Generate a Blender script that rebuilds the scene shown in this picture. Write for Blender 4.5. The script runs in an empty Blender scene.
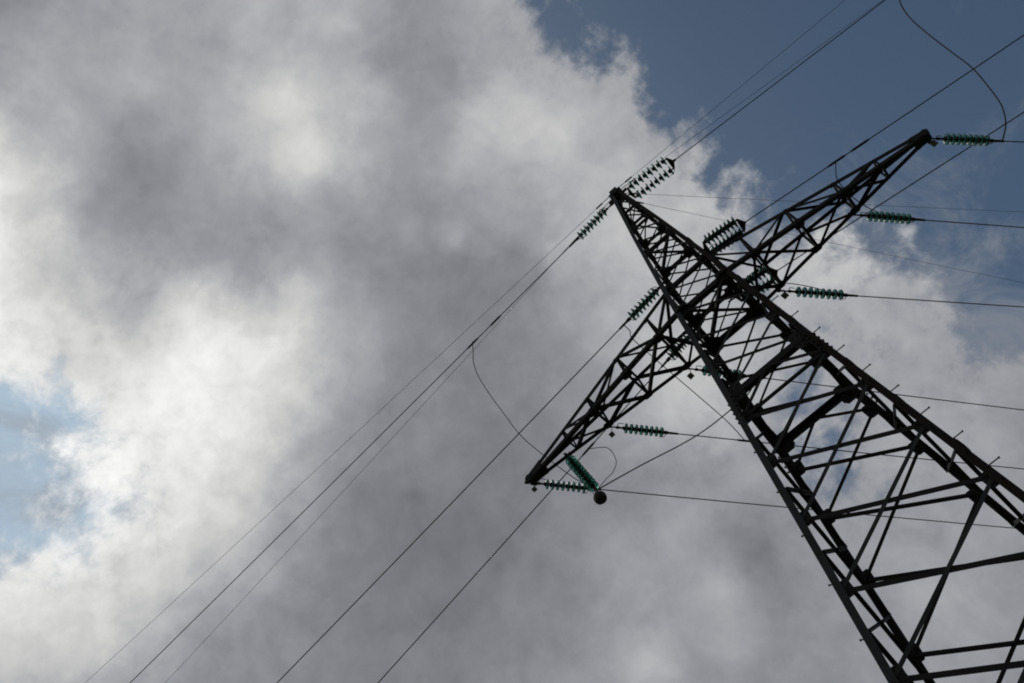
import bpy, bmesh, math, random
from mathutils import Vector, Matrix
random.seed(7)
S = bpy.context.scene
COL = S.collection

# ------------------------------------------------------------------ camera
CAM_POS = Vector((0.101, -12.612, 1.6))
YAW, PITCH, ROLL = -0.32051, 0.93719, -0.47004
FWD = Vector((math.sin(YAW)*math.cos(PITCH), math.cos(YAW)*math.cos(PITCH), math.sin(PITCH)))
R0 = Vector((math.cos(YAW), -math.sin(YAW), 0.0)); U0 = R0.cross(FWD)
RT = math.cos(ROLL)*R0 + math.sin(ROLL)*U0
UP = -math.sin(ROLL)*R0 + math.cos(ROLL)*U0
cd = bpy.data.cameras.new('camera'); cam = bpy.data.objects.new('camera', cd); COL.objects.link(cam)
cd.sensor_width = 36.0; cd.lens = 948.66/1024*36.0; cd.clip_end = 8000
m = Matrix.Identity(4)
for i in range(3):
    m[i][0] = RT[i]; m[i][1] = UP[i]; m[i][2] = -FWD[i]; m[i][3] = CAM_POS[i]
cam.matrix_world = m
S.camera = cam

# ------------------------------------------------------------------ light and sky
SUN_DIR = Vector((-0.405, 0.380, 0.831)).normalized()
SUN_EL = math.asin(SUN_DIR.z); SUN_AZ = math.atan2(SUN_DIR.x, SUN_DIR.y)
SKY_STRENGTH = 0.05
S.view_settings.view_transform = 'Standard'; S.view_settings.look = 'None'
S.view_settings.gamma = 1.0; S.view_settings.use_curve_mapping = False
S.view_settings.exposure = 0.0
sl = bpy.data.lights.new('sun', 'SUN'); sl.energy = 0.5; sl.angle = math.radians(12); sl.color = (1.0, 0.95, 0.87)
so = bpy.data.objects.new('sun', sl); COL.objects.link(so)
so.location = (-40, 40, 90); so.rotation_euler = (-SUN_DIR).to_track_quat('-Z', 'Y').to_euler()

# banks of cloud: direction on the sky, cover (0..1), brightness of the cloud there (linear)
PUFFS = [
    (-0.2906,-0.0117,0.9568,1,0.222), (-0.2422,0.0384,0.9695,1,0.155), (-0.1892,0.0916,0.9777,1,0.522), (-0.1318,0.1474,0.9803,1,0.43),
    (-0.0709,0.2048,0.9762,1,0.521), (-0.0076,0.2625,0.9649,1,0.15), (0.057,0.3192,0.946,0.95,0.54), (0.1212,0.3735,0.9197,0.12,0.262),
    (0.1837,0.4243,0.8867,0,0.188), (0.2431,0.4706,0.8482,0,0.188), (0.2984,0.5118,0.8056,0,0.188), (0.349,0.5478,0.7603,0,0.188),
    (0.3994,0.5817,0.7086,0,0.188), (-0.3493,0.0309,0.9365,1,0.137), (-0.3022,0.0837,0.9496,1,0.555), (-0.2499,0.1399,0.9581,1,0.371),
    (-0.1928,0.1986,0.9609,1,0.137), (-0.1316,0.2588,0.9569,1,0.564), (-0.0672,0.3189,0.9454,1,0.209), (-0.001,0.3777,0.9259,1,0.382),
    (0.0653,0.4334,0.8988,0.32,0.376), (0.1301,0.4849,0.8649,0,0.223), (0.1921,0.5311,0.8253,0,0.188), (0.25,0.5716,0.7815,0,0.188),
    (0.3031,0.6062,0.7353,0.0,0.188), (0.3561,0.6381,0.6826,0.05,0.223), (-0.4083,0.075,0.9098,1,0.917), (-0.3628,0.1305,0.9227,1,0.161),
    (-0.3118,0.1895,0.9311,1,0.328), (-0.2554,0.2509,0.9337,1,0.446), (-0.1943,0.3135,0.9295,1,0.794), (-0.1293,0.3759,0.9176,1,0.115),
    (-0.0621,0.4363,0.8977,1,0.748), (0.0059,0.4931,0.87,1,0.172), (0.0728,0.5448,0.8354,0.62,0.413), (0.1371,0.5907,0.7952,0.12,0.305),
    (0.1975,0.6302,0.7509,0,0.188), (0.2532,0.6632,0.7043,0,0.188), (0.3089,0.6929,0.6514,0.15,0.188), (-0.4663,0.1198,0.8765,1,1.575),
    (-0.4228,0.1778,0.8886,1,0.178), (-0.3734,0.2392,0.8963,1,0.112), (-0.3182,0.303,0.8983,1,0.118), (-0.2576,0.3677,0.8935,1,0.16),
    (-0.1927,0.4318,0.8811,1,0.262), (-0.1248,0.4934,0.8608,1,0.157), (-0.0557,0.5508,0.8328,1,0.659), (0.0129,0.6025,0.798,1,0.425),
    (0.0792,0.6477,0.7577,0.4,0.332), (0.1419,0.686,0.7137,0.94,0.817), (0.1999,0.7174,0.6674,0.15,0.242), (0.2584,0.7448,0.6152,0.02,0.188),
    (-0.522,0.1645,0.8369,0.35,0.73), (-0.4806,0.2246,0.8477,0.66,0.807), (-0.4331,0.288,0.8541,1,0.643), (-0.3795,0.3536,0.855,1,1.227),
    (-0.32,0.4199,0.8493,1,0.543), (-0.2557,0.4851,0.8362,1,0.193), (-0.1878,0.5474,0.8156,1,0.299), (-0.118,0.6049,0.7875,1,0.363),
    (-0.0483,0.6562,0.753,1,0.481), (0.0196,0.7005,0.7134,0.35,0.376), (0.0841,0.7374,0.6702,1,0.23), (0.1444,0.7671,0.625,0.5,0.283),
    (0.2053,0.7925,0.5743,0.05,0.188), (-0.5744,0.2082,0.7916,0.4,0.73), (-0.5352,0.2699,0.8005,0.3,0.761), (-0.4897,0.3347,0.8051,0.88,0.912),
    (-0.4378,0.4014,0.8045,1,0.85), (-0.3798,0.4685,0.7976,1,0.201), (-0.3165,0.5342,0.7839,1,0.323), (-0.2492,0.5965,0.7629,1,0.165),
    (-0.1795,0.6537,0.7352,1,0.123), (-0.1093,0.7043,0.7015,1,0.673), (-0.0404,0.7475,0.663,0.38,0.342), (0.0256,0.7831,0.6214,0.42,0.305),
    (0.0876,0.8113,0.578,0.97,0.439), (0.1508,0.8349,0.5294,0.9,0.229), (-0.6224,0.25,0.7417,0.4,0.61), (-0.5852,0.3127,0.7482,0.02,0.672),
    (-0.5417,0.3781,0.7507,0.62,0.761), (-0.4918,0.4453,0.7483,0.97,0.721), (-0.4355,0.5125,0.7401,1,0.239), (-0.3737,0.5779,0.7255,1,0.144),
    (-0.3075,0.6397,0.7044,1,0.244), (-0.2384,0.6961,0.6772,1,0.258), (-0.1684,0.7457,0.6447,1,0.203), (-0.0991,0.7878,0.6079,0.68,0.246),
    (-0.0323,0.8221,0.5684,0.33,0.27), (0.0309,0.8491,0.5273,0.97,0.37), (0.0959,0.8712,0.4815,1,0.279), (-0.6653,0.2893,0.6883,0.95,0.727),
    (-0.63,0.3522,0.6922,0.82,0.975), (-0.5884,0.4177,0.6923,1,0.792), (-0.5404,0.4845,0.6879,1,0.199), (-0.4861,0.551,0.6783,1,0.251),
    (-0.4261,0.6155,0.663,1,0.145), (-0.3614,0.6762,0.642,1,0.199), (-0.2936,0.7314,0.6156,1,0.29), (-0.2243,0.7798,0.5845,1,0.44),
    (-0.1554,0.8207,0.5498,1,0.095), (-0.0883,0.854,0.5127,1,0.32), (-0.0245,0.88,0.4744,1,0.351), (0.0417,0.9011,0.4317,1,0.378),
    (-0.7065,0.3292,0.6264,1,0.414), (-0.673,0.3917,0.6274,1,0.247), (-0.6334,0.4564,0.6249,1,0.157), (-0.5875,0.522,0.6184,1,0.308),
    (-0.5354,0.587,0.6072,1,0.14), (-0.4776,0.6499,0.5913,1,0.256), (-0.4151,0.7088,0.5704,1,0.278), (-0.3492,0.7622,0.545,1,0.293),
    (-0.2815,0.8091,0.5158,1,0.433), (-0.2136,0.8488,0.4836,1,0.102), (-0.1471,0.8811,0.4495,1,0.48), (-0.0832,0.9063,0.4144,1,0.27),
    (-0.0164,0.9267,0.3754,1,0.341),
]
# smaller swells: direction, angular size, lighter (+) or darker (-)
SWELLS = [
    (-0.2083,0.3126,0.9268,0.029,0.36), (-0.189,0.255,0.9483,0.029,0.24), (-0.2483,0.2636,0.9321,0.029,0.22), (-0.1878,0.4262,0.8849,0.0184,0.28),
    (-0.1526,0.4614,0.874,0.0171,0.3), (-0.023,0.4141,0.9099,0.0422,0.18), (-0.1232,0.3036,0.9448,0.0264,0.14), (-0.3015,0.381,0.874,0.029,0.28),
    (-0.0691,0.5354,0.8418,0.0474,0.1), (-0.0065,0.4648,0.8854,0.0316,0.14), (-0.071,0.4596,0.8853,0.0395,-0.16), (-0.0523,0.3699,0.9276,0.0474,-0.14),
    (-0.328,0.3149,0.8907,0.0395,-0.08), (-0.1467,0.5495,0.8225,0.0474,-0.1), (-0.1844,0.7974,0.5746,0.0264,0.52), (-0.202,0.8204,0.535,0.0264,0.36),
    (-0.2918,0.7802,0.5533,0.029,0.32), (-0.1701,0.7529,0.6358,0.0316,0.24), (-0.2434,0.7233,0.6462,0.029,0.16), (-0.2887,0.7027,0.6503,0.0474,-0.14),
    (-0.1412,0.7902,0.5963,0.0316,-0.2), (-0.3405,0.7301,0.5925,0.0395,-0.12), (-0.2679,0.1463,0.9523,0.0237,0.14), (-0.3183,0.0899,0.9437,0.0343,0.12),
    (-0.0889,0.2491,0.9644,0.0184,0.24), (-0.3239,0.1958,0.9256,0.0369,-0.07), (-0.4411,0.22,0.8701,0.0395,0.08), (-0.3664,0.3897,0.8449,0.0316,0.08),
    (-0.4231,0.2762,0.8629,0.0343,-0.16), (0.0696,0.496,0.8655,0.0343,0.14), (0.0513,0.5912,0.8049,0.0343,0.14), (-0.0027,0.5279,0.8493,0.0316,0.1),
    (0.1128,0.7027,0.7025,0.0343,0.1), (0.0915,0.7499,0.6551,0.029,0.1), (-0.251,0.5726,0.7805,0.0527,-0.06), (-0.1602,0.4304,0.8883,0.029,-0.1),
    (-0.1294,0.7296,0.6715,0.0316,-0.12), (-0.3361,0.624,0.7054,0.0448,-0.08), (-0.4105,0.5925,0.6931,0.0448,0.08), (-0.0314,0.8774,0.4787,0.0395,0.1),
    (-0.1051,0.8691,0.4834,0.0343,-0.08),
]

S.cycles.filter_width = 1.9
S.cycles.max_bounces = 5; S.cycles.diffuse_bounces = 2; S.cycles.glossy_bounces = 2; S.cycles.transmission_bounces = 5
W = bpy.data.worlds.new('World'); S.world = W; W.use_nodes = True
W.cycles.sampling_method = 'MANUAL'; W.cycles.sample_map_resolution = 256
NT = W.node_tree; NT.nodes.clear()
def N(kind, **kw):
    n = NT.nodes.new(kind)
    for k, v in kw.items(): setattr(n, k, v)
    return n
def put(sock, v):
    if hasattr(v, 'is_output') or isinstance(v, bpy.types.NodeSocket): NT.links.new(v, sock)
    else: sock.default_value = v
def MA(op, a, b=None, c=None, clamp=False):
    n = N('ShaderNodeMath', operation=op, use_clamp=clamp); put(n.inputs[0], a)
    if b is not None: put(n.inputs[1], b)
    if c is not None: put(n.inputs[2], c)
    return n.outputs[0]
def VM(op, a, b=None, c=None, out='Vector'):
    n = N('ShaderNodeVectorMath', operation=op); put(n.inputs[0], a)
    if b is not None: put(n.inputs[1], b)
    if c is not None: put(n.inputs[2], c)
    return n.outputs[out]
def NOISE(vec, scale, detail, rough, dist=0.0, out='Fac', lac=2.0):
    n = N('ShaderNodeTexNoise'); NT.links.new(vec, n.inputs['Vector'])
    n.inputs['Scale'].default_value = scale; n.inputs['Detail'].default_value = detail
    n.inputs['Roughness'].default_value = rough; n.inputs['Distortion'].default_value = dist
    n.inputs['Lacunarity'].default_value = lac
    return n.outputs[out]
def SMOOTH(x, lo, hi, a=0.0, b=1.0):
    n = N('ShaderNodeMapRange', interpolation_type='SMOOTHSTEP'); put(n.inputs['Value'], x)
    n.inputs['From Min'].default_value = lo; n.inputs['From Max'].default_value = hi
    n.inputs['To Min'].default_value = a; n.inputs['To Max'].default_value = b
    return n.outputs['Result']
def MIXC(f, a, b):
    n = N('ShaderNodeMix', data_type='RGBA'); put(n.inputs[0], f); put(n.inputs[6], a); put(n.inputs[7], b)
    return n.outputs[2]
def COMB(x):
    n = N('ShaderNodeCombineXYZ'); NT.links.new(x, n.inputs[0]); return n.outputs[0]
def build_sky():
    d = N('ShaderNodeTexCoord').outputs['Generated']
    sky = N('ShaderNodeTexSky', sky_type='NISHITA'); sky.sun_disc = False
    sky.sun_elevation = SUN_EL; sky.sun_rotation = SUN_AZ
    sky.air_density = 1.0; sky.dust_density = 0.6; sky.ozone_density = 1.5
    # billowing: the cloud field is pushed about by two sizes of turbulence
    w1 = VM('SUBTRACT', NOISE(d, 5.0, 3, 0.5, out='Color'), (0.5, 0.5, 0.5))
    w2 = VM('SUBTRACT', NOISE(d, 19.0, 6, 0.62, out='Color'), (0.5, 0.5, 0.5))
    dw = VM('MULTIPLY_ADD', w1, (0.10, 0.10, 0.10), d)
    dw = VM('MULTIPLY_ADD', w2, (0.075, 0.075, 0.075), dw)
    dw = VM('NORMALIZE', dw)
    K = 1.0/0.058**2
    acc = None
    dk = dw
    for i, (x, y, z, cv, b) in enumerate(PUFFS):
        if i and i % 10 == 0: dk = VM('MULTIPLY_ADD', acc, (1e-9, 1e-9, 1e-9), dw)   # keeps the evaluation in order
        e = MA('MULTIPLY_ADD', VM('DOT_PRODUCT', dk, (x, y, z), out='Value'), K, -K)
        g = MA('EXPONENT', e)
        acc = VM('MULTIPLY_ADD', (cv, b, 1.0), g, acc if acc is not None else (0.80e-6, 0.13e-6, 1e-6))  # outside the banks: unseen sky made dark cloud to dim light on the steel
    sp = N('ShaderNodeSeparateXYZ'); NT.links.new(acc, sp.inputs[0])
    cover = MA('DIVIDE', sp.outputs[0], sp.outputs[2]); lum = MA('DIVIDE', sp.outputs[1], sp.outputs[2])
    dn = VM('ADD', d, SEED)
    f1 = MA('SUBTRACT', NOISE(dn, 10.0, 12, 0.62, 0.35), 0.5)
    f2 = MA('SUBTRACT', NOISE(dn, 6.0, 4, 0.5, 0.4), 0.5)
    f3 = MA('SUBTRACT', NOISE(dw, 26.0, 5, 0.55, 0.3), 0.5)
    f4 = MA('SUBTRACT', NOISE(dn, 42.0, 7, 0.62, 0.2), 0.5)
    fb = MA('ADD', MA('MULTIPLY', f1, 2.0), MA('MULTIPLY', f4, 0.7))
    body = MA('ADD', MA('MULTIPLY_ADD', cover, 1.9, -0.45), fb)
    alpha = SMOOTH(body, 0.26, 0.76)
    rim = SMOOTH(body, 0.45, 1.5, 1.0, 0.0)
    mod = MA('MULTIPLY_ADD', f2, 0.42, 1.0)
    mod = MA('MULTIPLY_ADD', f1, 0.70, mod)
    mod = MA('MULTIPLY_ADD', f3, 0.34, mod)
    mod = MA('MULTIPLY_ADD', MA('MULTIPLY', rim, f4), 0.6, mod)
    mod = MA('MULTIPLY_ADD', rim, 0.06, mod)
    mod = MA('MULTIPLY_ADD', f4, 0.24, mod)
    db = VM('NORMALIZE', VM('MULTIPLY_ADD', w2, (0.04, 0.04, 0.04), d)); de = db
    for i, (x, y, z, r, a) in enumerate(SWELLS):
        if i and i % 10 == 0:
            de = VM('MULTIPLY_ADD', COMB(mod), (1e-9, 1e-9, 1e-9), db)
        g = MA('EXPONENT', MA('MULTIPLY_ADD', VM('DOT_PRODUCT', de, (x, y, z), out='Value'), 2/r**2, -2/r**2))
        mod = MA('MULTIPLY_ADD', g, a, mod)
    lum = MA('MULTIPLY', lum, mod)
    tint = MIXC(SMOOTH(lum, 0.22, 0.62), (0.955, 0.985, 1.075, 1), (1.0, 1.0, 0.99, 1))
    cloud = VM('SCALE', tint); sc = cloud.node; NT.links.new(MA('DIVIDE', lum, SKY_STRENGTH), sc.inputs['Scale'])
    # thin bright veil in the air round the hidden sun
    g = MA('EXPONENT', MA('MULTIPLY_ADD', VM('DOT_PRODUCT', d, tuple(VEIL_DIR), out='Value'), VEIL_K, -VEIL_K))
    clear = VM('MULTIPLY', sky.outputs[0], SKY_TINT)
    clear = MIXC(MA('MULTIPLY', g, VEIL_A), clear, tuple(c/SKY_STRENGTH for c in VEIL_COL)+(1,))
    # faint torn wisps drifting over the clear parts
    wisp = MA('MULTIPLY', NOISE(VM('ADD', dn, (5.0, 2.0, 1.0)), 9.0, 10, 0.66, 0.8), NOISE(VM('ADD', dn, (1.0, 7.0, 3.0)), 3.2, 3, 0.5, 0.2))
    clear = MIXC(SMOOTH(wisp, 0.24, 0.44, 0.0, 0.55), clear, tuple(c/SKY_STRENGTH for c in (0.30, 0.31, 0.335))+(1,))
    out = MIXC(alpha, clear, cloud)
    bg = N('ShaderNodeBackground'); NT.links.new(out, bg.inputs[0]); bg.inputs[1].default_value = SKY_STRENGTH
    NT.links.new(bg.outputs[0], N('ShaderNodeOutputWorld').inputs[0])
SEED = (3.1, 1.7, 0.4)
VEIL_DIR = Vector((-0.56, 0.22, 0.80)).normalized(); VEIL_K = 15.0; VEIL_A = 0.95; VEIL_COL = (0.43, 0.555, 0.675)
SKY_TINT = (0.86, 0.92, 0.87)
build_sky()

# ------------------------------------------------------------------ helpers
def obj(name, bm, mat, parent=None, smooth=False):
    me = bpy.data.meshes.new(name)
    bmesh.ops.recalc_face_normals(bm, faces=bm.faces[:])
    bm.to_mesh(me); bm.free()
    for mm in (mat if isinstance(mat, (list, tuple)) else [mat]): me.materials.append(mm)
    if smooth:
        for p in me.polygons: p.use_smooth = True
    o = bpy.data.objects.new(name, me); COL.objects.link(o)
    if parent: o.parent = parent
    return o
def tag(o, label, cat, group=None, kind=None):
    if label: o['label'] = label
    if cat: o['category'] = cat
    if group: o['group'] = group
    if kind: o['kind'] = kind
    return o
def empty(name, loc=(0, 0, 0)):
    o = bpy.data.objects.new(name, None); o.empty_display_size = 0.2; o.location = loc
    COL.objects.link(o); return o
def inst(src, parent, mat):
    c = src.copy(); COL.objects.link(c); c.parent = parent; c.matrix_local = mat; return c
def frame(p, q, ref):
    p, q = Vector(p), Vector(q); t = (q-p).normalized(); ref = Vector(ref)
    u = ref - t*ref.dot(t)
    if u.length < 1e-4: u = t.orthogonal()
    u.normalize(); return p, q, t, u, t.cross(u)
def prism(bm, p, q, poly, u, v):
    a = [bm.verts.new(p + u*x + v*y) for x, y in poly]; b = [bm.verts.new(q + u*x + v*y) for x, y in poly]
    n = len(poly)
    for i in range(n): bm.faces.new((a[i], a[(i+1) % n], b[(i+1) % n], b[i]))
    bm.faces.new(a[::-1]); bm.faces.new(b)
def angle(bm, p, q, s, ref, flip=False, th=None):
    """steel angle bar: one flange along ref, the other square to it"""
    p, q, t, u, v = frame(p, q, ref)
    if flip: v = -v
    th = th or max(0.008, s*0.1)
    prism(bm, p, q, [(0, -s/2), (s, -s/2), (s, th-s/2), (th, th-s/2), (th, s/2), (0, s/2)], u, v)
def box(bm, c, ax, ay, az):
    c = Vector(c); vs = []
    for sx in (-1, 1):
        for sy in (-1, 1):
            for sz in (-1, 1): vs.append(bm.verts.new(c + Vector(ax)*sx + Vector(ay)*sy + Vector(az)*sz))
    for f in ((0, 1, 3, 2), (4, 6, 7, 5), (0, 4, 5, 1), (2, 3, 7, 6), (0, 2, 6, 4), (1, 5, 7, 3)):
        bm.faces.new([vs[i] for i in f])
def rod(bm, p, q, r, n=8, r2=None):
    p, q, t, u, v = frame(p, q, (0.13, 0.31, 0.94)); r2 = r if r2 is None else r2
    a = [bm.verts.new(p + (u*math.cos(2*math.pi*i/n) + v*math.sin(2*math.pi*i/n))*r) for i in range(n)]
    b = [bm.verts.new(q + (u*math.cos(2*math.pi*i/n) + v*math.sin(2*math.pi*i/n))*r2) for i in range(n)]
    for i in range(n): bm.faces.new((a[i], a[(i+1) % n], b[(i+1) % n], b[i]))
    bm.faces.new(a[::-1]); bm.faces.new(b)
def tube(bm, pts, r, n=8):
    pts = [Vector(p) for p in pts]; rings = []; u = None
    for i, p in enumerate(pts):
        t = (pts[min(i+1, len(pts)-1)] - pts[max(i-1, 0)]).normalized()
        if u is None: u = t.orthogonal().normalized()
        u = (u - t*u.dot(t)).normalized(); v = t.cross(u)
        rings.append([bm.verts.new(p + (u*math.cos(2*math.pi*k/n) + v*math.sin(2*math.pi*k/n))*r) for k in range(n)])
    for a, b in zip(rings, rings[1:]):
        for k in range(n): bm.faces.new((a[k], a[(k+1) % n], b[(k+1) % n], b[k]))
    bm.faces.new(rings[0][::-1]); bm.faces.new(rings[-1])
def spline(pts, sub=8):
    P = [Vector(p) for p in pts]; out = []
    Q = [2*P[0]-P[1]] + P + [2*P[-1]-P[-2]]
    for i in range(1, len(Q)-2):
        a, b, c, d = Q[i-1], Q[i], Q[i+1], Q[i+2]
        for k in range(sub):
            t = k/sub
            out.append(0.5*((2*b) + (c-a)*t + (2*a-5*b+4*c-d)*t*t + (3*b-a-3*c+d)*t**3))
    out.append(P[-1]); return out
def lathe(bm, prof, n=20, mat=0):
    """profile (x along the axis, radius) turned about local X"""
    rings = []
    for x, r in prof:
        rings.append([bm.verts.new((x, r*math.cos(2*math.pi*i/n), r*math.sin(2*math.pi*i/n))) for i in range(n)] if r > 1e-6 else [bm.verts.new((x, 0, 0))])
    for a, b in zip(rings, rings[1:]):
        for i in range(n):
            j = (i+1) % n
            if len(a) == 1 and len(b) == 1: continue
            if len(a) == 1: bm.faces.new((a[0], b[j], b[i]))
            elif len(b) == 1: bm.faces.new((a[i], a[j], b[0]))
            else: bm.faces.new((a[i], a[j], b[j], b[i]))

# ------------------------------------------------------------------ materials
def material(name, base, rough=0.6, metal=0.0, spec=0.3, var=None, scale=3.0, trans=0.0, bump=0.0):
    M = bpy.data.materials.new(name); M.use_nodes = True; nt = M.node_tree
    b = nt.nodes['Principled BSDF']
    b.inputs['Base Color'].default_value = (*base, 1); b.inputs['Roughness'].default_value = rough
    b.inputs['Metallic'].default_value = metal; b.inputs['Specular IOR Level'].default_value = spec
    b.inputs['Transmission Weight'].default_value = trans
    if var:
        tc = nt.nodes.new('ShaderNodeTexCoord'); n = nt.nodes.new('ShaderNodeTexNoise'); r = nt.nodes.new('ShaderNodeValToRGB')
        geo = nt.nodes.new('ShaderNodeNewGeometry')
        nt.links.new(geo.outputs['Position'], n.inputs['Vector']); n.inputs['Scale'].default_value = scale
        n.inputs['Detail'].default_value = 8; n.inputs['Roughness'].default_value = 0.65
        e = r.color_ramp.elements; e[0].position = 0.36; e[0].color = (*base, 1); e[1].position = 0.66; e[1].color = (*var, 1)
        nt.links.new(n.outputs['Fac'], r.inputs['Fac']); nt.links.new(r.outputs['Color'], b.inputs['Base Color'])
        if bump:
            bp = nt.nodes.new('ShaderNodeBump'); bp.inputs['Strength'].default_value = bump; bp.inputs['Distance'].default_value = 0.004
            nt.links.new(n.outputs['Fac'], bp.inputs['Height']); nt.links.new(bp.outputs['Normal'], b.inputs['Normal'])
    return M
STEEL = material('weathered_steel', (0.036, 0.036, 0.037), 0.65, 0.0, 0.2, (0.046, 0.043, 0.041), 2.2, bump=0.15)
RUSTY = material('rusty_steel', (0.044, 0.030, 0.023), 0.75, 0.0, 0.2, (0.034, 0.031, 0.030), 1.6, bump=0.15)
LIGHTER = material('lighter_grey_steel', (0.078, 0.080, 0.084), 0.6, 0.0, 0.25, (0.05, 0.05, 0.052), 2.0, bump=0.1)  # lighter grey for the near left leg and lower near-face diagonals
GALV = material('galvanised_steel', (0.22, 0.225, 0.23), 0.5, 0.0, 0.35, (0.15, 0.15, 0.155), 2.5)
IRON = material('dark_fitting_iron', (0.05, 0.047, 0.045), 0.6, 0.0, 0.25, (0.075, 0.06, 0.05), 12)
ALU = material('weathered_aluminium', (0.12, 0.12, 0.123), 0.7, 0.0, 0.15, (0.15, 0.15, 0.15), 9)
GLASS = material('green_insulator_glass', (0.15, 0.40, 0.335), 0.40, 0.0, 0.12, trans=0.9)
PLATE = material('grey_enamel_plate', (0.16, 0.145, 0.14), 0.6, 0.0, 0.3, (0.22, 0.2, 0.19), 14)
GRASS = material('meadow_ground', (0.045, 0.062, 0.022), 0.95, 0.0, 0.1, (0.085, 0.085, 0.04), 0.35)

# ------------------------------------------------------------------ ground
bm = bmesh.new()
n = 24
gv = [[bm.verts.new(((i/n-.5)*6000, (j/n-.5)*6000, 0)) for j in range(n+1)] for i in range(n+1)]
for i in range(n):
    for j in range(n): bm.faces.new((gv[i][j], gv[i+1][j], gv[i+1][j+1], gv[i][j+1]))
obj('ground', bm, GRASS)['kind'] = 'structure'

# ------------------------------------------------------------------ the tower
H = 21.425
def lerp_tab(tab, z):
    for (z0, v0), (z1, v1) in zip(tab, tab[1:]):
        if z <= z1: return v0 + (v1-v0)*(z-z0)/(z1-z0)
    return tab[-1][1]
DX = [(0, 0), (8.7, 0.004), (10.2, -.015), (13, -.034), (16, -.01), (22, -.012)]
DY = [(0, 0), (10.4, 0), (12.9, .058), (16.6, .056), (19, 0), (22, 0)]
def half(z):
    w = 1.9496 + (0.115-1.9496)*z/H
    return w + lerp_tab(DX, z), w + lerp_tab(DY, z)
Z = dict(T0=21.05, T3=20.231, T2=19.40, u2=18.85, T1=18.25, u1=17.45, up=16.6, low=15.741, p1=14.789, p2=13.86, l0=12.951, l1=12.352,
         l2=11.262, l3=10.018, l4=8.703, l5=7.322, l6=5.75, l7=3.9, l8=1.7, base=0.0)
def corner(k, z):
    if isinstance(z, str): z = Z[z]
    a, b = half(z); sx, sy = {'A': (-1, -1), 'B': (1, -1), 'C': (-1, 1), 'D': (1, 1)}[k]
    return Vector((sx*a, sy*b, z))
tower = tag(empty('lattice_tower'), 'dark steel lattice power tower rising to a point, with a wide crossarm on each side', 'power tower')

LEG_Z = [-0.4, 10.4, 12.9, 16.6, 19.0, H-.06]
for k in 'ABCD':
    sx, sy = {'A': (-1, -1), 'B': (1, -1), 'C': (-1, 1), 'D': (1, 1)}[k]
    bm = bmesh.new()
    s, th = 0.114, 0.013
    rings = []
    for z in LEG_Z:
        c = corner(k, z) + Vector((sx*.06, sy*.03, 0))*min(1, max(0, (H-z)/3)); sz = s if z < 14 else s*0.9 if z < 17 else s*0.74
        prof = [(0, 0), (sz, 0), (sz, th), (th, th), (th, sz), (0, sz)]
        rings.append([bm.verts.new(c + Vector((-sx*a, -sy*b, 0)) + Vector((sx*.012, sy*.012, 0))) for a, b in prof])
    for a, b in zip(rings, rings[1:]):
        for i in range(6): bm.faces.new((a[i], a[(i+1) % 6], b[(i+1) % 6], b[i]))
    bm.faces.new(rings[0]); bm.faces.new(rings[-1])
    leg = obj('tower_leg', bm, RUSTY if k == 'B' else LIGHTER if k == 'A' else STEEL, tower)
    leg['label'] = {'A': 'near left leg of the tower, dark grey', 'B': 'near right leg of the tower, rusty brown with step bolts',
                    'C': 'far left leg of the tower', 'D': 'far right leg of the tower'}[k]
    # splice angle above the belt and lower down
    for zc in (12.62, 6.4):
        bm = bmesh.new(); c0, c1 = corner(k, zc-.3), corner(k, zc+.3)
        for c in (c0, c1): c += Vector((sx*.072, sy*.042, 0))
        p, q = c0, c1
        prism(bm, p, q, [(0, 0), (.145, 0), (.145, .014), (.014, .014), (.014, .145), (0, .145)], Vector((-sx, 0, 0)), Vector((0, -sy, 0)))
        for i in range(5):
            for fl in (0, 1):
                c = corner(k, zc-.24+.12*i) + Vector((sx*.05, sy*.022, 0))
                d = Vector((-sx*.09, sy*.03, 0)) if fl else Vector((sx*.03, -sy*.09, 0))
                nrm = Vector((0, sy, 0)) if fl else Vector((sx, 0, 0))
                rod(bm, c + d, c + d + nrm*.03, .02, 6)
        obj('leg_splice', bm, STEEL, leg)
    # step bolts
    if k in 'AB':
        zz, i = (2.9, 0) if k == 'B' else (2.55, 0)
        while zz < (14.6 if k == 'B' else 11.9):
            bm = bmesh.new(); c = corner(k, zz) + Vector((sx*.06, sy*.03, 0))
            if k == 'B': d = Vector((1, 0, 0)) if i % 2 == 0 else Vector((0, -1, 0))
            else: d = Vector((-.75, -.66, 0))
            L = .145 if k == 'B' else .03
            rod(bm, c - d*.01 + Vector((-sx*.05*abs(d.y) * (k == 'B'), 0, 0)), c + d*L + Vector((-sx*.05*abs(d.y)*(k == 'B'), 0, 0)), .009, 6)
            e = c + d*L + Vector((-sx*.05*abs(d.y)*(k == 'B'), 0, 0))
            rod(bm, e - d*.004, e + d*.014, .016, 6)
            obj('step_bolt', bm, IRON, leg)
            zz += .33 if k == 'B' else .9; i += 1

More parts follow.
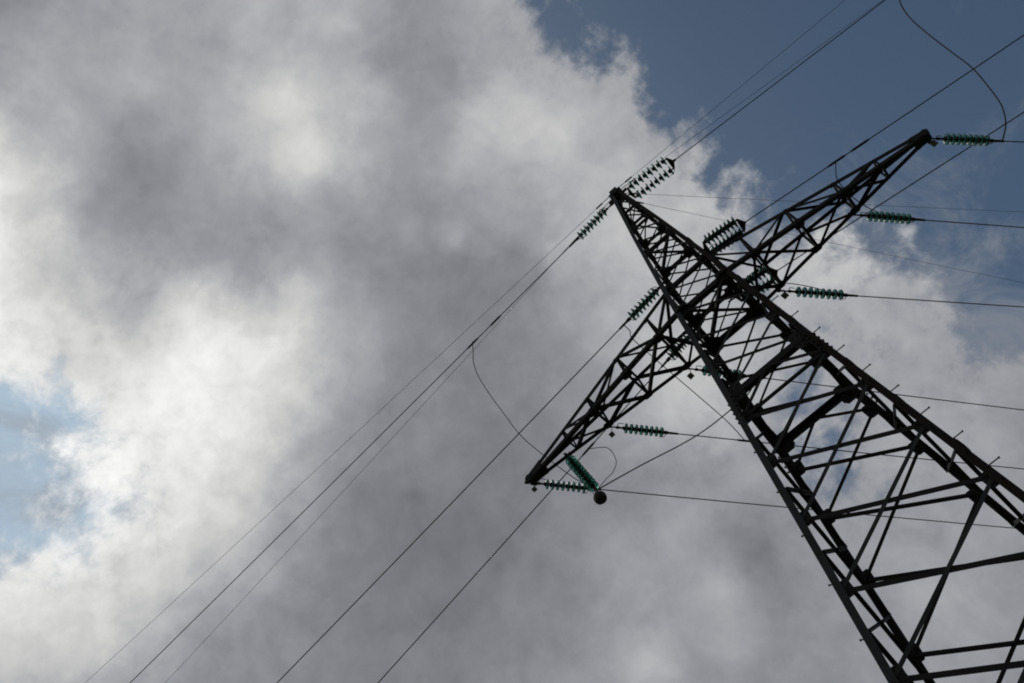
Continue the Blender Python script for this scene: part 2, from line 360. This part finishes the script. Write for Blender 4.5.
bars = []          # (start, end, size, reference flange direction, inset)
def bar(p, q, s, ref, kind='brace'): bars.append((Vector(p), Vector(q), s, Vector(ref), kind))
LV = ['T0', 'T3', 'T2', 'u2', 'T1', 'u1', 'up', 'low', 'p1', 'p2', 'l0', 'l1', 'l2', 'l3', 'l4', 'l5', 'l6', 'l7', 'l8']
for a, b in zip(LV, LV[1:]):
    zs = Z[a]; s1 = .042 if zs > 16 else .058 if zs > 13.5 else .074
    for (kl, kr, sy) in (('A', 'B', -1), ('C', 'D', 1)):
        if a == 'l0':
            mid = (corner(kl, 'l0') + corner(kr, 'l0'))/2
            bar(mid, corner(kl, 'l1'), .06, (0, -sy, 0)); bar(mid, corner(kr, 'l1'), .06, (0, -sy, 0))
            continue
        o1, o2 = Vector((0, -sy*.004, 0)), Vector((0, -sy*.02, 0))
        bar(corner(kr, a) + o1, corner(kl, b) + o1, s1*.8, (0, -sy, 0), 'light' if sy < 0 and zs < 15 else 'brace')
        bar(corner(kl, a) + o2, corner(kr, b) + o2, s1, (0, -sy, 0))
mids = [Z['T0'], (Z['T3']+Z['T2'])/2, (Z['T2']+Z['T1'])/2, (Z['T1']+Z['up'])/2, (Z['up']+Z['low'])/2, (Z['low']+Z['p1'])/2, (Z['p1']+Z['p2'])/2,
        (Z['p2']+Z['l0'])/2] + [(Z[a]+Z[b])/2 for a, b in zip(LV[11:], LV[12:])]
for a, b in zip(mids, mids[1:]):
    s1 = .038 if a > 16 else .05 if a > 13.5 else .062
    for (kn, kf, sx) in (('A', 'C', -1), ('B', 'D', 1)):
        o1, o2 = Vector((-sx*.004, 0, 0)), Vector((-sx*.02, 0, 0))
        bar(corner(kn, a) + o1, corner(kf, b) + o1, s1, (-sx, 0, 0))
        bar(corner(kf, a) + o2, corner(kn, b) + o2, s1*.85, (-sx, 0, 0))
for i, (p, q, s, ref, kind) in enumerate(bars):
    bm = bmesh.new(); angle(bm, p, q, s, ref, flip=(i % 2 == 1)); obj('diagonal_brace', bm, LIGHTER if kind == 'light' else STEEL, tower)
hor = []
for lv, s in (('T3', .05), ('T2', .05), ('T1', .07), ('up', .08), ('low', .11), ('l0', .12)):
    for a, b, r in (('A', 'B', (0, 1, 0)), ('C', 'D', (0, -1, 0)), ('A', 'C', (1, 0, 0)), ('B', 'D', (-1, 0, 0))):
        hor.append((corner(a, lv) + Vector((0, 0, -.02)), corner(b, lv) + Vector((0, 0, -.02)), s if a == 'A' or b == 'D' else s*.9, r))
hor.append((corner('A', 'l1'), corner('B', 'l1'), .045, (0, 1, 0)))
for a, b in (('A', 'D'), ('B', 'C')):
    hor.append((corner(a, 'low') + Vector((0, 0, .03 if a == 'A' else .09)), corner(b, 'low') + Vector((0, 0, .03 if a == 'A' else .09)), .07, (0, 0, 1)))
    hor.append((corner(a, 'T1') + Vector((0, 0, .03 if a == 'A' else .09)), corner(b, 'T1') + Vector((0, 0, .03 if a == 'A' else .09)), .06, (0, 0, 1)))
for p, q, s, r in hor:
    bm = bmesh.new(); angle(bm, p, q, s, r); obj('horizontal_brace', bm, STEEL, tower)

def gusset(c, e1, e2, a, b, th=.012, name='gusset_plate', parent=None, bolts=True, cut=.35):
    """flat plate with clipped corners, half sizes a along e1 and b along e2, with bolt heads"""
    e1, e2 = Vector(e1).normalized(), Vector(e2).normalized(); nn = e1.cross(e2).normalized(); c = Vector(c)
    bm = bmesh.new()
    poly = [(-a, -b*(1-cut)), (-a*(1-cut), -b), (a*(1-cut), -b), (a, -b*(1-cut)), (a, b*(1-cut)), (a*(1-cut), b), (-a*(1-cut), b), (-a, b*(1-cut))]
    prism(bm, c - nn*th/2, c + nn*th/2, poly, e1, e2)
    if bolts:
        for x in (-.55, 0, .55):
            for y in (-.55, .55):
                p = c + e1*x*a + e2*y*b
                rod(bm, p - nn*(th/2+.014), p + nn*(th/2+.014), .016, 6)
    return obj(name, bm, STEEL, parent or tower)
for lv, a, b in (('T3', .06, .10), ('T2', .07, .12), ('T1', .085, .15), ('up', .11, .16), ('low', .13, .18), ('p1', .08, .13), ('p2', .09, .14), ('l0', .16, .22),
                 ('l1', .11, .15), ('l2', .09, .14), ('l3', .09, .14), ('l4', .09, .14), ('l5', .10, .15)):
    for k in 'ABCD':
        sx, sy = {'A': (-1, -1), 'B': (1, -1), 'C': (-1, 1), 'D': (1, 1)}[k]
        c = corner(k, lv); t = (corner(k, Z[lv]+.5) - c).normalized()
        gusset(c + Vector((-sx*a*.72, -sy*.022, 0)), (1, 0, 0), t, a, b)
for z in mids[3:-3]:
    for k in ('B' if z < 12.4 else 'BD'):
        sx, sy = {'A': (-1, -1), 'B': (1, -1), 'C': (-1, 1), 'D': (1, 1)}[k]
        c = corner(k, z); t = (corner(k, z+.5) - c).normalized()
        gusset(c + Vector((sx*.072, -sy*.02, 0)), (0, 1, 0), t, .085, .14, bolts=False, cut=.6)
# flat belt plates seen from below at the crossarm level
for k in 'ABCD':
    sx, sy = {'A': (-1, -1), 'B': (1, -1), 'C': (-1, 1), 'D': (1, 1)}[k]
    for lv, a in (('low', .17), ('up', .10)):
        c = corner(k, lv)
        gusset(c + Vector((-sx*a*.5, -sy*a*.5, -.035)), (1, 0, 0), (0, 1, 0), a, a, cut=.5)

# cap at the very top with the lugs that carry the top conductors and the earth wires
bm = bmesh.new()
box(bm, (0, 0, H-.10), (.17, 0, 0), (0, .165, 0), (0, 0, .17))
box(bm, (0, 0, H-.42), (.19, 0, 0), (0, .012, 0), (0, 0, .06))
for sx in (-1, 1):
    box(bm, (sx*.2, .05, H-.08), (.08, 0, 0), (0, .012, 0), (0, 0, .05))
bmesh.ops.bevel(bm, geom=[e for e in bm.edges if e.calc_length() > .2], offset=.07, segments=3, affect='EDGES')
obj('top_cap', bm, STEEL, tower)

# ------------------------------------------------------------------ crossarms
TZ = 15.51
FX = [3.95, 3.141, 2.165, 1.201]
wu, wl = half(Z['up']), half(Z['low'])
def chord(sx, n, x):
    TZ = 15.64 if sx > 0 else 15.51
    LX = 4.92 if sx > 0 else 5.06
    w, z0, sy, zt = {1: (wu, Z['up'], -1, TZ+.15), 2: (wl, Z['low'], -1, TZ), 3: (wl, Z['low'], 1, TZ), 4: (wu, Z['up'], 1, TZ+.15)}[n]
    t = (x-w[0])/(LX-w[0])
    return Vector((sx*x, sy*(w[1]*(1-t)+.065*t), z0*(1-t)+zt*t))
def root(sx, n):
    w = wu if n in (1, 4) else wl; return chord(sx, n, w[0])
for sx in (-1, 1):
    TZ = 15.64 if sx > 0 else 15.51
    LX = 4.92 if sx > 0 else 5.06
    bm = bmesh.new()
    for n, s in ((1, .08), (2, .082), (3, .088), (4, .052)):
        iny = 1 if n in (1, 2) else -1
        p, q = root(sx, n), chord(sx, n, LX)
        pp, qq, t, u, v = frame(p, q, (0, iny, 0))
        if (v.z > 0) == (n in (1, 4)): v = -v
        th = max(.009, s*.1)
        prism(bm, pp, qq, [(0, 0), (s, 0), (s, th), (th, th), (th, s), (0, s)], u, v)
    # end plates and nose
    for sy in (-1, 1):
        a = [chord(sx, 2 if sy < 0 else 3, 4.68), chord(sx, 2 if sy < 0 else 3, LX), chord(sx, 1 if sy < 0 else 4, LX), chord(sx, 1 if sy < 0 else 4, 4.68)]
        o = Vector((0, sy*.006, 0)); o2 = Vector((0, sy*.016, 0))
        va = [bm.verts.new(p + o) for p in a]; vb = [bm.verts.new(p + o2) for p in a]
        for i in range(4): bm.faces.new((va[i], va[(i+1) % 4], vb[(i+1) % 4], vb[i]))
        bm.faces.new(va); bm.faces.new(vb[::-1])
    box(bm, (sx*(LX-.12), 0, TZ-.012), (.14, 0, 0), (0, .085, 0), (0, 0, .008))
    rod(bm, (sx*(LX+.0), -.10, TZ+.06), (sx*(LX+.0), .10, TZ+.06), .085, 12)
    rod(bm, (sx*(LX+.03), -.05, TZ+.15), (sx*(LX+.03), .05, TZ+.15), .055, 10)
    box(bm, (sx*(LX-.01), .10, TZ+.02), (.04, 0, 0), (0, .05, 0), (0, 0, .03))
    arm = obj('crossarm', bm, STEEL, tower)
    arm['label'] = ('left' if sx < 0 else 'right') + ' crossarm of the tower, a tapering four-chord lattice'
    P = lambda i, n: root(sx, n) if i == 'R' else chord(sx, n, FX[i])
    br = []
    for i in range(4):
        s = .068 if i else .05
        br += [(P(i, 1), P(i, 2), s, (1, 0, 0)), (P(i, 2), P(i, 3), s, (1, 0, 0)), (P(i, 3), P(i, 4), s*.8, (1, 0, 0)), (P(i, 4), P(i, 1), s*.8, (1, 0, 0))]
    br += [(P(2, 1), P(3, 2), .055, (0, 1, 0)), (P(2, 1), P(1, 2), .06, (0, 1, 0)), (P(1, 2), P(0, 1), .06, (0, 1, 0)), (P('R', 1), P(3, 2), .055, (0, 1, 0)),
           (P(2, 1), P(3, 4), .055, (0, 0, -1)), (P(2, 1), P(1, 4), .05, (0, 0, -1)), (P('R', 1), P(3, 4), .065, (0, 0, -1)), (P(1, 4), P(0, 1), .05, (0, 0, -1)),
           (P(3, 2), P(2, 3), .075, (0, 0, 1)), (P(1, 2), P(2, 3), .07, (0, 0, 1)), (P(1, 2), P(0, 3), .075, (0, 0, 1)), (P(3, 2), P('R', 3), .07, (0, 0, 1)),
           (P(2, 4), P(3, 3), .07, (0, -1, 0)), (P(2, 4), P(1, 3), .075, (0, -1, 0)), (P(1, 3), P(0, 4), .065, (0, -1, 0)), (P(3, 3), P('R', 4), .065, (0, -1, 0))]
    for j, (p, q, s, r) in enumerate(br):
        bm = bmesh.new(); t = (q-p).normalized(); e = .02
        s *= .85; angle(bm, p + t*e + Vector((0, 0, (j % 3-1)*.006)), q - t*e + Vector((0, 0, (j % 3-1)*.006)), s, r, flip=(j % 2 == 1)); obj('arm_brace', bm, STEEL, arm)
    for i in (1, 2, 3):
        for n, h in ((1, .065), (2, .09), (3, .09), (4, .05)):
            c = P(i, n); sy = -1 if n < 3 else 1; t = (chord(sx, n, FX[i]+.2)-c).normalized()
            gusset(c + Vector((0, -sy*.02, -.04 if n in (1, 4) else .04)), t, (0, 0, 1), h*1.2, h*.8, name='arm_gusset', parent=arm)
        for n in (2, 3):
            c = P(i, n); sy = -1 if n < 3 else 1
            gusset(c + Vector((0, -sy*.07, -.012)), (1, 0, 0), (0, 1, 0), .10, .08, name='arm_gusset', parent=arm)

# ------------------------------------------------------------------ insulator strings
DISC = None
def make_disc(parent):
    """one cap-and-pin disc, cap towards -X"""
    bm = bmesh.new()
    lathe(bm, [(-.012, .03), (-.006, .060), (.006, .092), (.022, .114), (.042, .123), (.054, .124), (.058, .119), (.052, .111), (.044, .106), (.066, .098), (.044, .088), (.038, .080), (.070, .072), (.044, .062), (.038, .050), (.066, .042), (.046, .030), (.040, .0)], 24)
    g = obj('insulator_disc', bm, GLASS, parent, True)
    bm = bmesh.new()
    lathe(bm, [(-.066, .0), (-.066, .022), (-.06, .042), (-.020, .052), (.001, .060), (.003, .03), (.003, 0)], 14)
    lathe(bm, [(.033, .0), (.033, .017), (.075, .015), (.075, 0)], 8)
    c = obj('disc_cap', bm, IRON, g, True)
    return g, c
def string(P0, direction, length, label, n=8, double=0.0, horns=True, cat='insulator', group=None, link=.16, end=.16, side=None, size=1.0):
    global DISC
    name = 'double_insulator_string' if double else 'insulator_string'
    X = Vector(direction).normalized(); side = Vector(side) if side else Vector((0, 0, 1)).cross(X)
    Y = (side - X*side.dot(X)).normalized(); Zv = X.cross(Y)
    M4 = Matrix.Identity(4)
    for i in range(3): M4[i][0] = X[i]; M4[i][1] = Y[i]; M4[i][2] = Zv[i]; M4[i][3] = P0[i]
    root_ = empty(name); root_.matrix_world = M4; tag(root_, label, cat, group)
    pitch = (length - link - end)/n
    for sgn in ((-1, 1) if double else (0,)):
        off = sgn*double/2
        for i in range(n):
            x = link + pitch*(i+.5)
            Ml = Matrix.Translation((x, off, 0)) @ Matrix.Scale(min(pitch/.127, .62 if size < .95 else .74), 4, (1, 0, 0)) @ Matrix.Scale(size, 4, (0, 1, 0)) @ Matrix.Scale(size, 4, (0, 0, 1))
            Ml = Ml @ Matrix.Rotation(random.uniform(-.05, .05), 4, 'Z') @ Matrix.Rotation(random.uniform(-.05, .05), 4, 'Y')
            if DISC is None:
                g, c = make_disc(root_); DISC = (g, c); g.matrix_local = Ml
            else:
                g = inst(DISC[0], root_, Ml); inst(DISC[1], g, Matrix.Identity(4))
    bm = bmesh.new()                                     # fittings towards the tower
    if double:
        tube(bm, [(-.18, 0, 0), (link*.45, 0, 0)], .018)
        poly = [(-double/2-.03, 0), (0, -.06), (double/2+.03, 0), (double/2+.03, .035), (-double/2-.03, .035)]
        prism(bm, Vector((link*.5, 0, -.008)), Vector((link*.5, 0, .008)), poly, Vector((0, 1, 0)), Vector((1, 0, 0)))
        for s in (-1, 1): rod(bm, (link*.55, s*double/2, 0), (link+.02, s*double/2, 0), .016)
    else:
        rod(bm, (-.16, 0, 0), (link*.55, 0, 0), .016); box(bm, (-.15, 0, 0), (.05, 0, 0), (0, .035, 0), (0, 0, .012)); box(bm, (-.07, 0, 0), (.02, 0, 0), (0, .012, 0), (0, 0, .028)); rod(bm, (link*.45, 0, 0), (link+.02, 0, 0), .022)
        box(bm, (link*.5, 0, 0), (.03, 0, 0), (0, .026, 0), (0, 0, .014))
    obj('tower_fitting', bm, IRON, root_)
    bm = bmesh.new()                                     # fittings towards the conductor
    xe = length - end
    if double:
        poly = [(-double/2-.03, 0), (-double/2-.03, -.035), (double/2+.03, -.035), (double/2+.03, 0), (0, .1)]
        prism(bm, Vector((xe+.06, 0, -.009)), Vector((xe+.06, 0, .009)), poly, Vector((0, 1, 0)), Vector((1, 0, 0)))
        for s in (-1, 1): rod(bm, (xe-.03, s*double/2, 0), (xe+.05, s*double/2, 0), .018)
        rod(bm, (xe+.1, 0, 0), (length+.06, 0, 0), .03)
    else:
        rod(bm, (xe-.02, 0, 0), (xe+.08, 0, 0), .02)
        box(bm, (xe+.07, 0, 0), (.045, 0, 0), (0, .03, 0), (0, 0, .022))
        rod(bm, (xe+.08, 0, 0), (length+.2, 0, 0), .028, r2=.022)
    obj('wire_clamp', bm, IRON, root_)
    if horns:
        hy = double/2 if double else 0
        bm = bmesh.new(); tube(bm, spline([(link*.6, hy, .0), (link*.6+.01, hy, .10), (link*.6+.07, hy, .16), (link*.6+.17, hy+.01, .17)], 5), .0075, 6)
        obj('arcing_horn', bm, IRON, root_)
        bm = bmesh.new(); tube(bm, spline([(xe+.05, hy, .0), (xe+.03, hy, -.10), (xe-.03, hy, -.16), (xe-.12, hy+.01, -.165)], 5), .0075, 6)
        obj('arcing_horn', bm, IRON, root_)
    return root_

def wire_dir(k):
    P0, az, s = WIRES[k]; a = math.radians(az); return Vector((math.cos(a), math.sin(a), s)).normalized()
def wire_pt(k, d):
    P0, az, s = WIRES[k]; a = math.radians(az)
    return Vector(P0) + Vector((math.cos(a)*d, math.sin(a)*d, s*d + .0005*d*d))
# start point, heading in degrees, slope of each wire as it leaves the tower
WIRES = {'c1R': ((0.25, 0.25, 21.366), 2.1, -0.1101),
         'c2R': ((0.597, -0.55, 16.802), 4.4, -0.1198),
         'c3R': ((0.425, 0.5, 16.293), 4.35, -0.13),
         'g1R': ((0.132, -0.08, 21.415), 0.55, -0.0797),
         'g2R': ((0.17, 0.08, 21.541), 5.15, -0.08),
         'c1L': ((-0.362, 0.0, 21.178), 180.35, -0.1007),
         'c2L': ((-0.563, -0.6, 16.775), 179.1, -0.1198),
         'c3L': ((-0.744, 0.55, 16.387), 177.3, -0.15),
         'g1L': ((-0.171, -0.08, 21.388), 182.0, -0.0797),
         'g2L': ((-0.219, 0.08, 21.475), 176.65, -0.0803),
         'gb1': ((0.124, 0.15, 21.486), 48.45, -0.0805),
         'gb2': ((0.118, 0.2, 21.152), 57.6, -0.0788),
         'b1': ((4.998, 0.14, 15.67), 46.5, -0.1004),
         'b2': ((3.12, 0.38, 15.688), 49.55, -0.1008),
         'b3': ((1.202, 0.75, 15.769), 50.4, -0.0994),
         'b4': ((-1.181, 0.75, 15.789), 55.25, -0.1005),
         'b5': ((-3.118, 0.38, 15.598), 55.3, -0.1003),
         'b6': ((-5.083, 0.12, 15.573), 56.15, -0.0999)}
STR = {'c1R': (1.3, 'double string of green glass discs fixed to the very top of the tower', .34),
       'c2R': (.88, 'double string of green glass discs just above the near chord of the right crossarm', .31),
       'c3R': (.90, 'double string of green glass discs half hidden behind the legs where the right crossarm joins', .34),
       'c1L': (1.12, 'single string of green glass discs hanging off the left side of the tower top', 0),
       'c2L': (.98, 'single string of green glass discs beside the upper chord of the left crossarm', 0),
       'c3L': (.72, 'short string of green glass discs seen through the root of the left crossarm', 0),
       'b1': (1.30, 'string of green glass discs leaving the tip of the right crossarm', 0),
       'b2': (1.28, 'string of green glass discs leaving the middle of the right crossarm', 0),
       'b3': (1.42, 'string of green glass discs leaving the root of the right crossarm, above a grey plate', 0),
       'b4': (1.25, 'string of green glass discs passing behind the legs at the root of the left crossarm', 0),
       'b5': (1.25, 'string of green glass discs leaving the middle of the left crossarm', 0),
       'b6': (1.28, 'string of green glass discs leaving the tip of the left crossarm', 0)}
for k, (L, lab, dbl) in STR.items():
    string(WIRES[k][0], wire_dir(k), L, lab, double=dbl, group='insulator strings on the tower',
           link=.07 if k[0] == 'c' else .2, end=.1 if k in ('c2R', 'c3R', 'c3L') else .15, side=(0, 1, 0) if dbl else None,
           size=1.0 if k[0] == 'c' else .86)
SUSP_A, SUSP_E = Vector((-4.20, .18, 15.58)), Vector((-3.87, -.22, 13.99))
string(SUSP_A, SUSP_E - SUSP_A, (SUSP_E-SUSP_A).length, 'string of green glass discs hanging down under the left crossarm, with a black weight below', n=9,
       group='insulator strings on the tower', link=.1, end=.06, size=.92)

# ------------------------------------------------------------------ conductors, earth wires and jumpers
def conductor(k, start, length, r, name, label, cat, group, sleeves=()):
    bm = bmesh.new(); n = 60
    tube(bm, [wire_pt(k, start + (length-start)*(i/n)**1.6) for i in range(n+1)], r, 8)
    o = tag(obj(name, bm, ALU, None, True), label, cat, group)
    for d in sleeves:
        bm = bmesh.new(); rod(bm, wire_pt(k, d-.13), wire_pt(k, d+.13), r*2.1, 10)
        rod(bm, wire_pt(k, d-.2), wire_pt(k, d-.12), r*1.3, 10, r*2.1); rod(bm, wire_pt(k, d+.12), wire_pt(k, d+.2), r*2.1, 10, r*1.3)
        obj('joint_sleeve', bm, IRON, o, True)
    return o
CONDUCTORS = {'c1R': ('thick conductor running from the tower top to the upper right edge of the sky', (7.45,)),
     'c2R': ('conductor crossing above the right crossarm, with two black sleeves', (2.95, 3.45)),
     'c3R': ('conductor running to the upper right from behind the right crossarm root', ()),
     'c1L': ('thick conductor running from the tower top to the lower left, with two black sleeves', (3.85, 4.65)),
     'c2L': ('conductor running to the lower left beside the upper chord of the left crossarm', ()),
     'c3L': ('conductor running to the lower left under the tip of the left crossarm', (3.15,)),
     'b1': ('short visible conductor leaving the right crossarm tip towards the right edge', ()),
     'b2': ('conductor leaving the middle of the right crossarm towards the right', ()),
     'b3': ('conductor leaving the right crossarm root towards the right', ()),
     'b4': ('conductor passing behind the tower from the left crossarm root to the right', (1.5,)),
     'b5': ('conductor passing behind the tower from the middle of the left crossarm', (3.0,)),
     'b6': ('lowest conductor, passing behind the tower from the left crossarm tip', ())}
for k, (lab, sl_) in CONDUCTORS.items():
    conductor(k, STR[k][0]-.02, 130, .0115, 'conductor', lab, 'cable', 'conductors strung from the tower', sl_)
EARTH = {'g1R': 'upper of the thin wires running from the tower top to the upper right', 'g2R': 'thin wire close above the thick conductor at the upper right',
         'g1L': 'uppermost thin wire running from the tower top to the lower left', 'g2L': 'thin wire just under the thick conductor at the lower left',
         'gb1': 'thin nearly level wire from the tower top across to the right', 'gb2': 'thin wire sloping from the tower top down to the right'}
for k, lab in EARTH.items():
    o = conductor(k, 0, 130, .0048 if k[1] != 'b' else .0045, 'earth_wire', lab, 'wire', 'thin earth wires at the tower top')
    bm = bmesh.new(); rod(bm, wire_pt(k, .22), wire_pt(k, .42), .02, 8); rod(bm, wire_pt(k, -.12), wire_pt(k, .22), .009, 6)
    obj('dead_end_clamp', bm, IRON, o, True)
JUMPERS = {
 'jumper drooping from the left top conductor down to the black weight': (.010, [(-5.0, -0.01, 20.82), (-5.14, 0.09, 20.6), (-5.27, 0.17, 20.39), (-5.37, 0.33, 20.06), (-5.39, 0.56, 19.53), (-5.33, 0.76, 18.78), (-5.19, 0.82, 17.83), (-4.83, 0.69, 16.62), (-4.33, 0.28, 15.14), (-3.86, -0.22, 13.94)]),
 'straight jumper from the black weight up behind the tower legs': (.0125, [(-3.86, -0.22, 13.94), (-3.06, 0.4, 14.31), (-2.29, 1.01, 14.64), (-1.77, 1.36, 14.86), (-1.19, 1.67, 15.13), (-0.72, 1.89, 15.36), (-0.33, 1.98, 15.64)]),
 'round loop of jumper wire beside the hanging insulator string': (.008, [(-3.89, 0.7, 15.92), (-3.71, 0.83, 15.88), (-3.6, 0.92, 15.84), (-3.57, 1.04, 15.75), (-3.64, 1.2, 15.61), (-3.83, 1.27, 15.52), (-4.03, 1.27, 15.49), (-4.3, 1.28, 15.43)]),
 'long curved jumper hanging against the blue sky above the right crossarm tip': (.0145, [(7.78, 0.52, 20.55), (7.58, 0.48, 20.44), (7.38, 0.56, 20.16), (7.23, 0.68, 19.7), (7.13, 0.81, 19.02), (7.04, 0.92, 18.23), (6.94, 0.99, 17.45), (6.77, 1.06, 16.8), (6.57, 1.1, 16.2), (6.32, 1.12, 15.78), (6.06, 1.1, 15.51), (5.93, 1.08, 15.4)]),
 'thin jumper dropping behind the middle of the right crossarm': (.010, [(3.51, -0.38, 16.39), (3.41, -0.24, 16.36), (3.33, -0.09, 16.31), (3.31, 0.18, 16.19), (3.38, 0.54, 16.01), (3.52, 0.87, 15.84), (3.7, 1.14, 15.67), (3.93, 1.33, 15.56)]),
 'thin jumper running just above the string at the right crossarm root': (.009, [(1.32, 0.57, 16.18), (1.29, 0.75, 16.1), (1.34, 0.87, 16.05), (1.48, 1.03, 15.99), (1.7, 1.31, 15.87), (1.93, 1.66, 15.71), (2.09, 1.83, 15.63)]),
 'nearly straight jumper crossing under the left crossarm root': (.0095, [(-1.61, -0.58, 16.65), (-1.6, -0.4, 16.59), (-1.67, -0.26, 16.55), (-1.63, 0.3, 16.37), (-1.58, 0.79, 16.19), (-1.49, 1.6, 15.88), (-1.41, 2.34, 15.55), (-1.41, 2.85, 15.3)])}
for lab, (r, pts) in JUMPERS.items():
    bm = bmesh.new(); tube(bm, spline(pts, 7), r, 8)
    tag(obj('jumper_wire', bm, ALU, None, True), lab, 'wire', 'jumpers between the two lines')

# ------------------------------------------------------------------ the weight and the little plates
bm = bmesh.new()
lathe(bm, [(-.03, 0), (-.03, .018), (0, .02), (.0, .07), (.02, .105), (.06, .122), (.066, .117), (.072, .124), (.115, .124), (.121, .117), (.127, .121), (.16, .112), (.185, .08), (.19, 0)], 24)
wgt = tag(obj('counterweight', bm, IRON, None, True), 'round black counterweight hanging below the insulator string under the left crossarm', 'weight')
wd = Vector((.04, -.02, -1)).normalized(); wgt.rotation_euler = wd.to_track_quat('X', 'Z').to_euler(); wgt.location = SUSP_E + wd*.17
PLATE_TILT = Vector((-0.602, 0.378, -0.704))
PLATES = [((4.99, .10, TZ+.10), 'small diamond plate hanging below the tip of the right crossarm', .08),
          ((-5.07, .11, TZ-.01), 'small diamond plate hanging below the tip of the left crossarm', .068),
          (tuple(chord(-1, 3, 3.14)), 'small diamond plate hanging below the middle of the left crossarm', .072),
          (tuple(chord(-1, 3, 1.2)), 'small diamond plate hanging below the root of the left crossarm', .08),
          (tuple(chord(1, 3, 1.2)), 'small diamond plate hanging below the root of the right crossarm', .085)]
for c, lab, a in PLATES:
    c = Vector(c) + Vector((0, .02, -.05)); d = Vector((-.19, -.28, -.94)).normalized(); d2 = PLATE_TILT
    t = empty('phase_plate', c); tag(t, lab, 'plate', 'small plates under the crossarms')
    bm = bmesh.new(); nrm = Vector((.1, -.72, -.6)); nrm = (nrm - d2*nrm.dot(d2)).normalized(); s = d2.cross(nrm)
    cc = d*.11 + d2*a
    prism(bm, cc - nrm*.003, cc + nrm*.003, [(-a, 0), (0, -a), (a, 0), (0, a)], d2, s)
    obj('plate', bm, PLATE, t)
    bm = bmesh.new(); tube(bm, [Vector((0, 0, 0)), d*.06, d*.115], .006, 6); obj('hanger', bm, IRON, t)
